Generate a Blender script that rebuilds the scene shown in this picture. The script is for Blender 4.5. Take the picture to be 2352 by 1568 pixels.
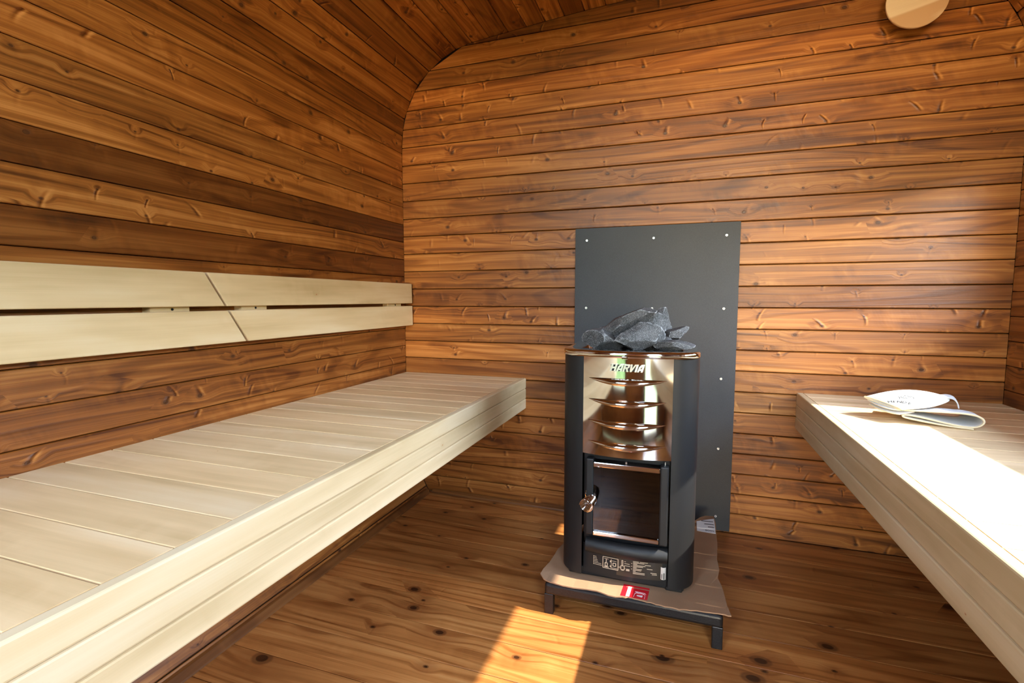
import bpy, bmesh, math, random
from mathutils import Vector, Matrix, noise
from mathutils.bvhtree import BVHTree

for o in list(bpy.data.objects):
    bpy.data.objects.remove(o, do_unlink=True)
SC = bpy.context.scene
COL = SC.collection
P = 0.085            # one wall board covers 85 mm; the layout below is written in boards (u)
def W3(x, y, z): return Vector((x * P, y * P, (z + 1) * P))

# ------------------------------------------------------------------ camera
cam_d = bpy.data.cameras.new('camera'); cam = bpy.data.objects.new('camera', cam_d); COL.objects.link(cam)
cam_d.sensor_width = 36; cam_d.lens = 1135.08 / 2352 * 36; cam_d.clip_start = 0.02
yaw, pit, rol = -3.30372965e-01, -8.51385926e-02, -3.83843809e-04
fw = Vector((math.sin(yaw) * math.cos(pit), math.cos(yaw) * math.cos(pit), math.sin(pit)))
rt = Vector((math.cos(yaw), -math.sin(yaw), 0)); up = rt.cross(fw)
r2 = rt * math.cos(rol) + up * math.sin(rol); u2 = up * math.cos(rol) - rt * math.sin(rol)
M = Matrix((r2, u2, -fw)).transposed().to_4x4(); M.translation = W3(0, -25.5, 10.401)
cam.matrix_world = M
SC.camera = cam

# ------------------------------------------------------------------ light
SUN_DIR = Vector((-1.11, 0.10, -1.0)).normalized()
world = bpy.data.worlds.new('sky'); SC.world = world; world.use_nodes = True
wn = world.node_tree.nodes; wl = world.node_tree.links
bg = wn['Background']; sky = wn.new('ShaderNodeTexSky'); sky.sky_type = 'NISHITA'; sky.sun_disc = False
sky.sun_elevation = math.asin(-SUN_DIR.z); sky.sun_rotation = math.radians(90); sky.altitude = 50
sky.air_density = 1.0; sky.dust_density = 0.0; sky.ozone_density = 1.0
wbal = wn.new('ShaderNodeMix'); wbal.data_type = 'RGBA'; wbal.blend_type = 'MULTIPLY'; wbal.inputs[0].default_value = 1.0
wbal.inputs[7].default_value = (1.29, 1.0, .79, 1); wl.new(sky.outputs[0], wbal.inputs[6]); wl.new(wbal.outputs[2], bg.inputs[0])   # camera white balance
bg.inputs[1].default_value = 4.0
sun_d = bpy.data.lights.new('sun', 'SUN'); sun_d.energy = 8.5; sun_d.angle = math.radians(0.53); sun_d.color = (1.0, 0.94, 0.84)
sun = bpy.data.objects.new('sun', sun_d); COL.objects.link(sun)
sun.rotation_euler = SUN_DIR.to_track_quat('-Z', 'Y').to_euler(); sun.location = (3, -1, 3)
SC.view_settings.view_transform = 'Standard'; SC.view_settings.look = 'None'
SC.view_settings.gamma = 1.0; SC.view_settings.use_curve_mapping = False
SC.view_settings.exposure = 1.1
cy = SC.cycles
cy.max_bounces = 11; cy.diffuse_bounces = 5; cy.glossy_bounces = 6; cy.transmission_bounces = 6; cy.transparent_max_bounces = 12
cy.sample_clamp_indirect = 6.0; cy.caustics_reflective = False; cy.caustics_refractive = False
cy.use_denoising = True; cy.use_adaptive_sampling = True; cy.adaptive_threshold = 0.045

def portal(name, loc, rot, sx, sy):
    d = bpy.data.lights.new(name, 'AREA'); d.shape = 'RECTANGLE'; d.size = sx; d.size_y = sy; d.cycles.is_portal = True
    o = bpy.data.objects.new(name, d); COL.objects.link(o); o.location = loc; o.rotation_euler = rot

# openings (u): window in the right wall, glazed door and added glazing in the front wall
WIN = dict(y0=-19.5, y1=-3.3, z0=10.3, z1=15.9)
YF = -31.0
DOOR = dict(x0=3.0, x1=8.8, z0=-0.6, z1=23.9)      # glazed door
SIDE = dict(x0=-9.8, x1=-4.2, z0=3.0, z1=23.9)     # added unseen glazing, lights the left bench slats
XR, XL, XC = 12.6, -15.4, -1.4
portal('window_portal', W3(XR + .75, (WIN['y0'] + WIN['y1']) / 2, (WIN['z0'] + WIN['z1']) / 2), (0, math.radians(90), 0),
       (WIN['z1'] - WIN['z0']) * P, (WIN['y1'] - WIN['y0']) * P)
for nm, D in (('door_portal', DOOR), ('side_portal', SIDE)):
    portal(nm, W3((D['x0'] + D['x1']) / 2, YF - .8, (D['z0'] + D['z1']) / 2), (math.radians(90), 0, 0), (D['x1'] - D['x0']) * P, (D['z1'] - D['z0']) * P)

# ------------------------------------------------------------------ materials
class NT:
    def __init__(s, name):
        s.m = bpy.data.materials.new(name); s.m.use_nodes = True
        s.t = s.m.node_tree; s.b = s.t.nodes['Principled BSDF']
    def n(s, typ, **kw):
        x = s.t.nodes.new(typ)
        for k, v in kw.items(): setattr(x, k, v)
        return x
    def l(s, a, b): s.t.links.new(a, b)
    def val(s, sock, v):
        if hasattr(v, 'is_linked') or isinstance(v, bpy.types.NodeSocket): s.l(v, sock)
        else: sock.default_value = v
    def math(s, op, a, b=0.0, c=None, clamp=False):
        x = s.n('ShaderNodeMath', operation=op); x.use_clamp = clamp
        s.val(x.inputs[0], a); s.val(x.inputs[1], b)
        if c is not None: s.val(x.inputs[2], c)
        return x.outputs[0]
    def comb(s, x, y, z=0.0):
        c = s.n('ShaderNodeCombineXYZ')
        for i, v in enumerate((x, y, z)): s.val(c.inputs[i], v)
        return c.outputs[0]
    def noise(s, vec, scale=1.0, detail=2.0, rough=0.5):
        x = s.n('ShaderNodeTexNoise'); x.inputs['Scale'].default_value = scale
        x.inputs['Detail'].default_value = detail; x.inputs['Roughness'].default_value = rough
        s.l(vec, x.inputs['Vector']); return x.outputs[0]
    def ramp(s, v, lo, hi, a=0.0, b=1.0):
        x = s.n('ShaderNodeMapRange'); x.interpolation_type = 'SMOOTHSTEP'
        s.val(x.inputs[0], v); x.inputs[1].default_value = lo; x.inputs[2].default_value = hi
        x.inputs[3].default_value = a; x.inputs[4].default_value = b
        return x.outputs[0]
    def mix(s, f, a, b, blend='MIX'):
        x = s.n('ShaderNodeMix', data_type='RGBA', blend_type=blend)
        s.val(x.inputs[0], f)
        for i, v in ((6, a), (7, b)):
            if isinstance(v, tuple): x.inputs[i].default_value = (*v, 1)
            else: s.l(v, x.inputs[i])
        return x.outputs[2]

def simple(name, col, rough=0.5, metal=0.0, bump=0.0, bscale=400, spec=0.5, coat=0.0, var=0.0):
    s = NT(name); s.b.inputs['Base Color'].default_value = (*col, 1)
    s.b.inputs['Roughness'].default_value = rough; s.b.inputs['Metallic'].default_value = metal
    s.b.inputs['Specular IOR Level'].default_value = spec; s.b.inputs['Coat Weight'].default_value = coat
    tc = s.n('ShaderNodeTexCoord').outputs['Object']
    nz = s.noise(tc, bscale, 3)
    if bump:
        bp = s.n('ShaderNodeBump'); bp.inputs['Strength'].default_value = bump; bp.inputs['Distance'].default_value = 0.001
        s.l(nz, bp.inputs['Height']); s.l(bp.outputs[0], s.b.inputs['Normal'])
    if var:
        c = s.mix(s.ramp(nz, .35, .65), tuple(x * (1 - var) for x in col), tuple(min(1, x * (1 + var)) for x in col))
        s.l(c, s.b.inputs['Base Color'])
    return s.m

def wood(name, dark, mid, light, knotcol, knots=0.6, kr=0.05, rings=0.5, streak=0.5, ripple=0.5, blotch=0.4, rough=0.42, bump=0.5, kscale=6.0, slash=.0, haloc=None, coat=0.0, contour=11.0, spec=.4):
    """planed softwood: 'grain' attribute = metres along, across and into the board"""
    s = NT(name)
    at = s.n('ShaderNodeAttribute', attribute_name='grain').outputs['Vector']
    sp = s.n('ShaderNodeSeparateXYZ'); s.l(at, sp.inputs[0]); u, v, w = sp.outputs
    # knots: sparse cells, each a small eye, some with a branch slash running across the grain
    nw = s.noise(s.comb(s.math('MULTIPLY', u, 9.0), s.math('MULTIPLY', v, 26.0), w), 1.0, 2)
    a_, b_ = kscale, kscale * 1.9
    vk = s.n('ShaderNodeTexVoronoi', voronoi_dimensions='2D'); vk.inputs['Scale'].default_value = 1.0
    qx = s.math('MULTIPLY', u, a_); qy = s.math('MULTIPLY', v, b_)
    s.l(s.comb(qx, qy), vk.inputs['Vector'])
    pp = s.n('ShaderNodeSeparateXYZ'); s.l(vk.outputs['Position'], pp.inputs[0])
    du = s.math('DIVIDE', s.math('SUBTRACT', qx, pp.outputs[0]), a_); dv = s.math('DIVIDE', s.math('SUBTRACT', qy, pp.outputs[1]), b_)
    wob = s.math('MULTIPLY', s.math('SUBTRACT', nw, .5), .006)
    du = s.math('ADD', du, wob)
    kc = s.n('ShaderNodeSeparateColor'); s.l(vk.outputs['Color'], kc.inputs[0])
    on = s.math('LESS_THAN', kc.outputs[0], knots)
    size = s.math('MULTIPLY_ADD', s.math('MULTIPLY', kc.outputs[1], kc.outputs[1]), 1.5, 0.45)
    rr_ = s.math('SQRT', s.math('ADD', s.math('POWER', s.math('ABSOLUTE', s.math('MULTIPLY', du, .8)), 2.0), s.math('POWER', s.math('ABSOLUTE', s.math('MULTIPLY', dv, 1.15)), 2.0)))
    kdn = s.math('DIVIDE', rr_, size)
    core = s.math('MULTIPLY', s.ramp(kdn, kr * .08, kr * .055), on)
    eye = s.math('MULTIPLY', s.ramp(kdn, kr * .14, kr * .10), on)
    halo = s.math('MULTIPLY', s.ramp(kdn, kr * .75, kr * .1), on)
    # slash: curved branch mark from the knot; dark and light flanks paint its glint
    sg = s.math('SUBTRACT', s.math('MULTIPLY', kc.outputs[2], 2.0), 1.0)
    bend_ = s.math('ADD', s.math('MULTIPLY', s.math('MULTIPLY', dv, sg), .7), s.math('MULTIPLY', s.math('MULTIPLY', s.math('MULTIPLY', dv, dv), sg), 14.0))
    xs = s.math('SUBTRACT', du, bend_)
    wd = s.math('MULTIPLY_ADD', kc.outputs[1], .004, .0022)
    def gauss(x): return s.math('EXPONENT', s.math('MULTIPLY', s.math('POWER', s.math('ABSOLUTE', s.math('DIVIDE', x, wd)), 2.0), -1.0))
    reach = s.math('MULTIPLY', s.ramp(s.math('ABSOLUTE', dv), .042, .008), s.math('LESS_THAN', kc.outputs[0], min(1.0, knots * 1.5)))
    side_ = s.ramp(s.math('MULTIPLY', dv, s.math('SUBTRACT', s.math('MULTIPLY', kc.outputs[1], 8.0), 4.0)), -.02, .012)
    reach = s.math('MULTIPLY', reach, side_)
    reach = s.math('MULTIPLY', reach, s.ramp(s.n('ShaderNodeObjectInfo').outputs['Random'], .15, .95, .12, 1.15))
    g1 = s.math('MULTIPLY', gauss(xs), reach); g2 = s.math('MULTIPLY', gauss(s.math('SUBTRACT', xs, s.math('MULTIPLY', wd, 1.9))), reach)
    # grain lines bend round the knots
    big = s.noise(s.comb(s.math('MULTIPLY', u, 0.9), s.math('MULTIPLY', v, 3.0), w), 1.0, 1)
    bend = s.math('ADD', s.math('MULTIPLY', big, .05), s.math('MULTIPLY', halo, .012))
    vv = s.math('ADD', v, bend)
    field = s.noise(s.comb(s.math('MULTIPLY', u, 0.55), s.math('MULTIPLY', vv, 7.0), w), 1.0, 1, .4)
    sn = s.math('SINE', s.math('MULTIPLY', s.math('ADD', field, s.math('MULTIPLY', halo, .03)), contour * 6.283))
    ring = s.ramp(sn, .35, 1.0)
    st = s.noise(s.comb(s.math('MULTIPLY', u, 2.2), s.math('MULTIPLY', vv, 330.0), w), 1.0, 3, .6)
    st2 = s.noise(s.comb(s.math('MULTIPLY', u, 1.1), s.math('MULTIPLY', vv, 60.0), w), 1.0, 2, .5)
    # cross ripples near knots (compression figure), relief highlights painted into the tone too
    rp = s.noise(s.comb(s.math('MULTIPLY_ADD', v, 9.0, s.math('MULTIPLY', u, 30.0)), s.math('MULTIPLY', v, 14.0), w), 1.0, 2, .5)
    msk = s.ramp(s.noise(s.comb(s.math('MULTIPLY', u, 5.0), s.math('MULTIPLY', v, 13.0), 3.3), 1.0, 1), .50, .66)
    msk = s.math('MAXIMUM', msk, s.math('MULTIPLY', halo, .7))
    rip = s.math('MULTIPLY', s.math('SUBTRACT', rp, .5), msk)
    bl = s.noise(s.comb(s.math('MULTIPLY', u, 2.0), s.math('MULTIPLY', v, 14.0), w), 1.0, 3, .55)
    tone = s.math('ADD', s.math('MULTIPLY', s.math('SUBTRACT', bl, .5), 2.2 * blotch), .5)
    tone = s.math('ADD', tone, s.math('MULTIPLY', s.math('SUBTRACT', st, .5), streak))
    tone = s.math('ADD', tone, s.math('MULTIPLY', s.math('SUBTRACT', st2, .5), streak * 1.3))
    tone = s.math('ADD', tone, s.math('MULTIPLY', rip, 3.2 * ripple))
    tone = s.math('SUBTRACT', tone, s.math('MULTIPLY', ring, rings * .45))
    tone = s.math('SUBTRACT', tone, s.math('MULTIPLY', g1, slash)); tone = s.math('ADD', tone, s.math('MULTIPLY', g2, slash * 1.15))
    cr = s.n('ShaderNodeValToRGB'); e = cr.color_ramp.elements
    e[0].position = 0.0; e[0].color = (*dark, 1); e[1].position = 1.0; e[1].color = (*light, 1)
    x = e.new(.5); x.color = (*mid, 1); s.l(tone, cr.inputs[0])
    oi = s.n('ShaderNodeObjectInfo')
    c = s.mix(1.0, cr.outputs[0], oi.outputs['Color'], 'MULTIPLY')
    if haloc: c = s.mix(s.math('MULTIPLY', halo, .5), c, haloc)
    c = s.mix(s.math('MULTIPLY', eye, .55), c, tuple(k * 1.6 for k in knotcol))
    c = s.mix(s.math('MULTIPLY', core, .9), c, knotcol)
    s.l(c, s.b.inputs['Base Color'])
    s.l(s.math('ADD', rough, s.math('MULTIPLY', st, .12)), s.b.inputs['Roughness'])
    s.b.inputs['Specular IOR Level'].default_value = spec; s.b.inputs['Coat Weight'].default_value = coat
    s.b.inputs['Coat Roughness'].default_value = .25
    h = s.math('ADD', s.math('MULTIPLY', st, .25), s.math('MULTIPLY', rip, 6.0 * ripple))
    h = s.math('ADD', h, s.math('MULTIPLY', g1, 2.2 * slash)); h = s.math('ADD', h, s.math('MULTIPLY', ring, .15)); h = s.math('SUBTRACT', h, s.math('MULTIPLY', core, .4))
    bp = s.n('ShaderNodeBump'); bp.inputs['Strength'].default_value = bump; bp.inputs['Distance'].default_value = .0016
    s.l(h, bp.inputs['Height']); s.l(bp.outputs[0], s.b.inputs['Normal'])
    return s.m

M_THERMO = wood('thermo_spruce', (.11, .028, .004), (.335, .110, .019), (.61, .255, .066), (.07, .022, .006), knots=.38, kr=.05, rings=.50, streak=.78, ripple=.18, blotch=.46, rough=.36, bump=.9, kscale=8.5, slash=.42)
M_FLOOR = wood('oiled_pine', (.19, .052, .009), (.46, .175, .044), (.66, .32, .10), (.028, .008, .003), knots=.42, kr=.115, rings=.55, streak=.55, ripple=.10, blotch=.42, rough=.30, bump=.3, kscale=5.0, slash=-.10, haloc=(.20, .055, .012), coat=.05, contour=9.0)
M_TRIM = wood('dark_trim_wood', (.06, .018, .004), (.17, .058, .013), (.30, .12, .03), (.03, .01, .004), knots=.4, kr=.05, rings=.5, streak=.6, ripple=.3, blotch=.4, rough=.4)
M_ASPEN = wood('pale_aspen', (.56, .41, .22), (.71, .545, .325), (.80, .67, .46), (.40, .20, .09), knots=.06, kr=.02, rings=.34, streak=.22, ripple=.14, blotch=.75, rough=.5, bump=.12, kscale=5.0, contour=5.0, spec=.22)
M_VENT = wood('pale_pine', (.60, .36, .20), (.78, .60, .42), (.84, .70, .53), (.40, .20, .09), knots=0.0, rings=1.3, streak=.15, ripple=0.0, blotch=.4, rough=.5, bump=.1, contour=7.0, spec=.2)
M_BACKING = simple('shadowed_backing_wood', (.05, .02, .008), .9)
M_BLACK = simple('black_painted_steel', (.013, .0125, .0125), .42, 0.0, bump=.25, bscale=900, spec=.25, coat=.0)
M_FRAME = simple('cast_black_steel', (.007, .0065, .0065), .5, 0.0, bump=.4, bscale=1100, spec=.4)
M_RAW = simple('dark_raw_steel', (.036, .033, .032), .36, 0.75, bump=.3, bscale=500, var=.15)
M_CHROME = simple('polished_steel', (.66, .63, .60), .07, 1.0)
M_NAME = simple('satin_steel', (.85, .82, .78), .28, 1.0)
M_SCREW = simple('zinc_screw', (.7, .68, .66), .3, 1.0)
M_VOID = simple('black_hole', (.004, .004, .004), .9)
M_PAPER = simple('white_paper', (.78, .78, .80), .7)
M_INK = simple('black_ink', (.02, .02, .02), .7)
M_PRINT = simple('pale_print', (.52, .41, .28), .5)
M_SILVER = simple('sticker_silver', (.55, .5, .45), .4)
M_LABEL = simple('label_plate', (.03, .022, .014), .3)
M_RED = simple('red_sticker', (.62, .012, .02), .35)
M_REDINK = simple('white_sticker_print', (.85, .72, .70), .4)
M_SOOT = simple('firebox_steel', (.03, .028, .028), .6, .4, bump=.3, bscale=300)

def panel_mat():
    s = NT('cement_board'); tc = s.n('ShaderNodeTexCoord').outputs['Object']
    n1 = s.noise(tc, 900, 2, .7); n2 = s.noise(tc, 5, 3)
    c = s.mix(s.ramp(n1, .3, .75), (.012, .012, .0145), (.040, .040, .047))
    c = s.mix(s.ramp(n2, .35, .7, 0, .35), c, (.034, .034, .039))
    s.l(c, s.b.inputs['Base Color']); s.b.inputs['Roughness'].default_value = .48
    s.b.inputs['Specular IOR Level'].default_value = .4
    bp = s.n('ShaderNodeBump'); bp.inputs['Strength'].default_value = .5; bp.inputs['Distance'].default_value = .0006
    s.l(n1, bp.inputs['Height']); s.l(bp.outputs[0], s.b.inputs['Normal']); return s.m
M_PANEL = panel_mat()

def stone_mat():
    s = NT('granite'); tc = s.n('ShaderNodeTexCoord').outputs['Object']
    n1 = s.noise(tc, 420, 3, .75); n2 = s.noise(tc, 30, 3)
    vo = s.n('ShaderNodeTexVoronoi'); vo.inputs['Scale'].default_value = 1150; s.l(tc, vo.inputs['Vector'])
    c = s.mix(s.ramp(n2, .35, .65), (.018, .018, .019), (.058, .056, .057))
    c = s.mix(s.ramp(n1, .50, .66), c, (.22, .215, .22))
    c = s.mix(s.ramp(vo.outputs['Distance'], .22, .08, 0, .8), c, (.62, .61, .61))
    ge = s.n('ShaderNodeNewGeometry')
    ed = s.ramp(s.math('ADD', ge.outputs['Pointiness'], s.math('MULTIPLY', s.math('SUBTRACT', n1, .5), .06)), .515, .57, 0, .7)
    c = s.mix(ed, c, (.50, .50, .52))
    s.l(c, s.b.inputs['Base Color']); s.b.inputs['Roughness'].default_value = .6
    bp = s.n('ShaderNodeBump'); bp.inputs['Strength'].default_value = .9; bp.inputs['Distance'].default_value = .0016
    s.l(s.math('ADD', n1, s.math('MULTIPLY', n2, .6)), bp.inputs['Height']); s.l(bp.outputs[0], s.b.inputs['Normal']); return s.m
M_STONE = stone_mat()

def felt_mat():
    s = NT('cream_felt'); tc = s.n('ShaderNodeTexCoord').outputs['Object']
    n1 = s.noise(tc, 700, 4, .8); n2 = s.noise(tc, 60, 3)
    c = s.mix(n1, (.52, .51, .49), (.68, .67, .66)); c = s.mix(s.ramp(n2, .3, .7, 0, .3), c, (.66, .62, .54))
    s.l(c, s.b.inputs['Base Color']); s.b.inputs['Roughness'].default_value = .95; s.b.inputs['Sheen Weight'].default_value = .3
    bp = s.n('ShaderNodeBump'); bp.inputs['Strength'].default_value = .6; bp.inputs['Distance'].default_value = .001
    s.l(n1, bp.inputs['Height']); s.l(bp.outputs[0], s.b.inputs['Normal']); return s.m
M_FELT = felt_mat()
M_STITCH = simple('cream_stitching', (.74, .64, .44), .9, bump=.6, bscale=900)

def card_mat():
    s = NT('brown_cardboard'); tc = s.n('ShaderNodeTexCoord').outputs['Object']
    n1 = s.noise(tc, 250, 3, .7); n2 = s.noise(tc, 9, 3)
    c = s.mix(n1, (.30, .165, .085), (.37, .21, .115)); c = s.mix(s.ramp(n2, .4, .65, 0, .35), c, (.27, .145, .075))
    s.l(c, s.b.inputs['Base Color']); s.b.inputs['Roughness'].default_value = .75
    bp = s.n('ShaderNodeBump'); bp.inputs['Strength'].default_value = .25; bp.inputs['Distance'].default_value = .001
    s.l(n2, bp.inputs['Height']); s.l(bp.outputs[0], s.b.inputs['Normal']); return s.m
M_CARD = card_mat()

def glass_mat(name, tint, refl, rough=0.02):
    s = NT(name); out = s.t.nodes['Material Output']; s.t.nodes.remove(s.b)
    tr = s.n('ShaderNodeBsdfTransparent'); tr.inputs[0].default_value = (*tint, 1)
    gl = s.n('ShaderNodeBsdfGlossy'); gl.inputs['Roughness'].default_value = rough
    lw = s.n('ShaderNodeLayerWeight'); lw.inputs[0].default_value = .5
    f = s.math('MULTIPLY', s.math('MULTIPLY_ADD', s.math('POWER', lw.outputs['Facing'], 4.0), .9, .04), refl, clamp=True)
    mx = s.n('ShaderNodeMixShader'); s.l(f, mx.inputs[0]); s.l(tr.outputs[0], mx.inputs[1]); s.l(gl.outputs[0], mx.inputs[2])
    s.l(mx.outputs[0], out.inputs[0]); return s.m
M_WINGLASS = glass_mat('window_glass', (.96, .97, .96), 1.0)
M_STOVEGLASS = glass_mat('ceramic_glass', (.30, .26, .24), 1.6, .03)
M_HEDGE = simple('hedge_leaves', (.06, .11, .03), .8, bump=.8, bscale=30, var=.6)
M_LAWN = simple('lawn', (.13, .15, .06), .9, bump=.5, bscale=40, var=.3)

# ------------------------------------------------------------------ builders
def link(o, parent=None):
    COL.objects.link(o)
    if parent: o.parent = parent
    return o
def tag(o, label=None, cat=None, group=None, kind=None):
    for k, v in (('label', label), ('category', cat), ('group', group), ('kind', kind)):
        if v: o[k] = v
    return o
def mesh_obj(name, verts, faces, mat, parent=None, grain=None, smooth=False, color=None, mats=None, fmat=None):
    me = bpy.data.meshes.new(name); me.from_pydata([tuple(v) for v in verts], [], faces)
    me.materials.append(mat)
    for m in (mats or []): me.materials.append(m)
    if fmat:
        for i, k in enumerate(fmat): me.polygons[i].material_index = k
    if grain:
        a = me.attributes.new('grain', 'FLOAT_VECTOR', 'POINT')
        for i, g in enumerate(grain): a.data[i].vector = g
    if smooth:
        me.polygons.foreach_set('use_smooth', [True] * len(me.polygons))
    bm = bmesh.new(); bm.from_mesh(me); bmesh.ops.recalc_face_normals(bm, faces=bm.faces[:]); bm.to_mesh(me); bm.free()
    if smooth: me.set_sharp_from_angle(angle=math.radians(38))
    o = bpy.data.objects.new(name, me)
    if color: o.color = (*color, 1)
    return link(o, parent)
def empty(name, loc=(0, 0, 0), rot=(0, 0, 0)):
    o = bpy.data.objects.new(name, None); o.location = loc; o.rotation_euler = rot; o.empty_display_size = .05
    return link(o)
RND = random.Random(11)
def goff(r=None):
    r = r or RND
    return Vector((r.uniform(0, 60), r.uniform(0, 60), r.uniform(0, 9)))

def bar(name, mat, parent, O, A, B, Nn, length, prof, grainoff=None, ends=None, color=None, gu=None):
    """prism: cross-section prof [(b, n)] (u) swept along A from O for length (u); ends(b)->(start,end) trims"""
    go = grainoff or goff(); k = len(prof); V = []; G = []
    for e in (0, 1):
        for (b, n) in prof:
            s, t = ends(b) if ends else (0, length)
            a = s if e == 0 else t
            V.append(Vector(O) * 1.0 + A * a + B * b + Nn * n)
            G.append(((a * P) + go.x, (b * P) + go.y, n * P + go.z))
    V = [W3(*v) for v in V]
    F = [tuple(range(k))[::-1], tuple(range(k, 2 * k))] + [(i, (i + 1) % k, k + (i + 1) % k, k + i) for i in range(k)]
    return mesh_obj(name, V, F, mat, parent, G, color=color)
def plank_prof(w, t, ch=.028, gap=.036):
    g = gap / 2
    return [(g, -t), (g, -ch), (g + ch, 0), (w - g - ch, 0), (w - g, -ch), (w - g, -t)]
def round_prof(b0, b1, n0, n1, r):
    """rectangle with 2-step rounded corners"""
    pts = []
    for cx, cn, a0 in ((b1 - r, n1 - r, 0), (b0 + r, n1 - r, 90), (b0 + r, n0 + r, 180), (b1 - r, n0 + r, 270)):
        for s in (0, 45, 90):
            a = math.radians(a0 + s); pts.append((cx + r * math.cos(a), cn + r * math.sin(a)))
    return pts
def box_vf(x0, x1, y0, y1, z0, z1):
    V = [(x, y, z) for x in (x0, x1) for y in (y0, y1) for z in (z0, z1)]
    F = [(0, 1, 3, 2), (4, 6, 7, 5), (0, 4, 5, 1), (2, 3, 7, 6), (0, 2, 6, 4), (1, 5, 7, 3)]
    return V, F
def box(name, mat, parent, x0, x1, y0, y1, z0, z1, bevel=0.0, segs=2, color=None):
    bm = bmesh.new(); V, F = box_vf(x0, x1, y0, y1, z0, z1); vs = [bm.verts.new(v) for v in V]
    for f in F: bm.faces.new([vs[i] for i in f])
    bmesh.ops.recalc_face_normals(bm, faces=bm.faces[:])
    if bevel: bmesh.ops.bevel(bm, geom=bm.edges[:], offset=bevel, segments=segs, affect='EDGES', profile=.5)
    return from_bm(name, bm, mat, parent, color)
def from_bm(name, bm, mat, parent=None, color=None, smooth=False):
    me = bpy.data.meshes.new(name)
    if smooth:
        for f in bm.faces: f.smooth = True
    bm.to_mesh(me); bm.free(); me.materials.append(mat)
    o = bpy.data.objects.new(name, me)
    if color: o.color = (*color, 1)
    return link(o, parent)
def extrude_plan(name, mat, parent, pts, z0, z1, smooth=False, cap=True):
    k = len(pts); V = [(x, y, z0) for x, y in pts] + [(x, y, z1) for x, y in pts]
    F = [(i, (i + 1) % k, k + (i + 1) % k, k + i) for i in range(k)]
    if cap: F += [tuple(range(k))[::-1], tuple(range(k, 2 * k))]
    return mesh_obj(name, V, F, mat, parent, smooth=False)
def tube(name, mat, parent, pts, r, seg=8, closed=False):
    V = []; F = []; n = len(pts); pts = [Vector(p) for p in pts]
    rr = r if isinstance(r, (list, tuple)) else [r] * n
    t0 = (pts[1] - pts[0]).normalized(); nrm = t0.orthogonal().normalized()
    for i, p in enumerate(pts):
        t = (pts[min(i + 1, n - 1)] - pts[max(i - 1, 0)]).normalized()
        nrm = (nrm - t * nrm.dot(t)).normalized(); bn = t.cross(nrm)
        for k in range(seg):
            a = 2 * math.pi * k / seg; V.append(p + (nrm * math.cos(a) + bn * math.sin(a)) * rr[i])
    for i in range(n - 1):
        for k in range(seg): F.append((i * seg + k, i * seg + (k + 1) % seg, (i + 1) * seg + (k + 1) % seg, (i + 1) * seg + k))
    F += [tuple(range(seg))[::-1], tuple(range((n - 1) * seg, n * seg))]
    return mesh_obj(name, V, F, mat, parent, smooth=True)
X, Y, Z = Vector((1, 0, 0)), Vector((0, 1, 0)), Vector((0, 0, 1))

# ------------------------------------------------------------------ room shell (u): rounded barrel section, centred on XC
PROF = [(12.55, -1.0), (12.78, -.7), (13.22, .3), (13.58, 1.3), (13.84, 2.3), (13.97, 3.3)] + [(14.0, 3.7 + k) for k in range(1, 16)] + \
       [(13.96, 19.7), (13.80, 20.6), (13.42, 21.49), (12.90, 22.33), (12.19, 22.97), (11.40, 23.50), (10.55, 23.88), (9.6, 24.08),
        (8.6, 24.18), (7.55, 24.27), (6.56, 24.36), (5.56, 24.45), (4.57, 24.53), (3.55, 24.61), (2.5, 24.67), (1.5, 24.71), (.5, 24.72)]
PROF = [p for i, p in enumerate(PROF) if i == 0 or abs(p[0] - PROF[i - 1][0]) + abs(p[1] - PROF[i - 1][1]) > .05]
def halfw(z):
    if z <= PROF[0][1]: return PROF[0][0]
    for a, b in zip(PROF, PROF[1:]):
        if a[1] <= z <= b[1] and b[1] > a[1]: return a[0] + (b[0] - a[0]) * (z - a[1]) / (b[1] - a[1])
    return .5
def tone(r, lo=.78, hi=1.15):
    t = r.uniform(lo, hi); w = r.uniform(-.05, .05)
    return (t * (1 + w), t, t * (1 - w))
def tint(t, warm=0.0):
    w = warm + max(0.0, .85 - t) * .45          # darker heat-treated boards are redder
    return (t * (1 + w), t, t * (1 - w))

# back wall: backing + horizontal boards clipped by the barrel section
back = mesh_obj('wall_back', *[[W3(XC + s * (w + .9), y, z + (.9 if z > 20 else (-.3 if z < 0 else 0))) for y in (.22, .75) for s, w, z in
        ([(-1, w, z) for w, z in PROF] + [(1, w, z) for w, z in PROF[::-1]])],
        (lambda k: [tuple(range(k)), tuple(range(k, 2 * k))] + [(i, (i + 1) % k, k + (i + 1) % k, k + i) for i in range(k)])(2 * len(PROF))], M_BACKING)
tag(back, kind='structure')
rb = random.Random(5)
BT = {24: .60, 23: 1.05, 22: .82, 21: 1.1, 20: 1.14, 19: .92, 18: .90, 17: 1.0, 16: .80, 15: .74, 14: .84, 13: .98, 12: 1.0, 11: .86, 10: .50, 9: .98, 8: .86,
      7: .98, 6: .64, 5: .82, 4: .80, 3: .74, 2: .68, 1: .74, 0: .80, -1: .82}
for k in range(-1, 24):
    f = lambda b, k=k: (XC - halfw(k + min(max(b, .0), 1.0)) + .01, XC + halfw(k + min(max(b, 0), 1)) - .01)
    bar('board', M_THERMO, back, (0, 0, k), X, Z, -Y, 0, plank_prof(1.0, .2), ends=f, color=tint(BT[k], rb.uniform(-.06, .04)))
top = [(XC - w + .02, z - .015) for w, z in PROF if z > 24.02]; top = top + [(2 * XC - x, z) for x, z in top[::-1]]
top = [(XC - 9.9, 24.02)] + top + [(XC + 9.9, 24.02)]
k = len(top); go = goff()
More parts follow.
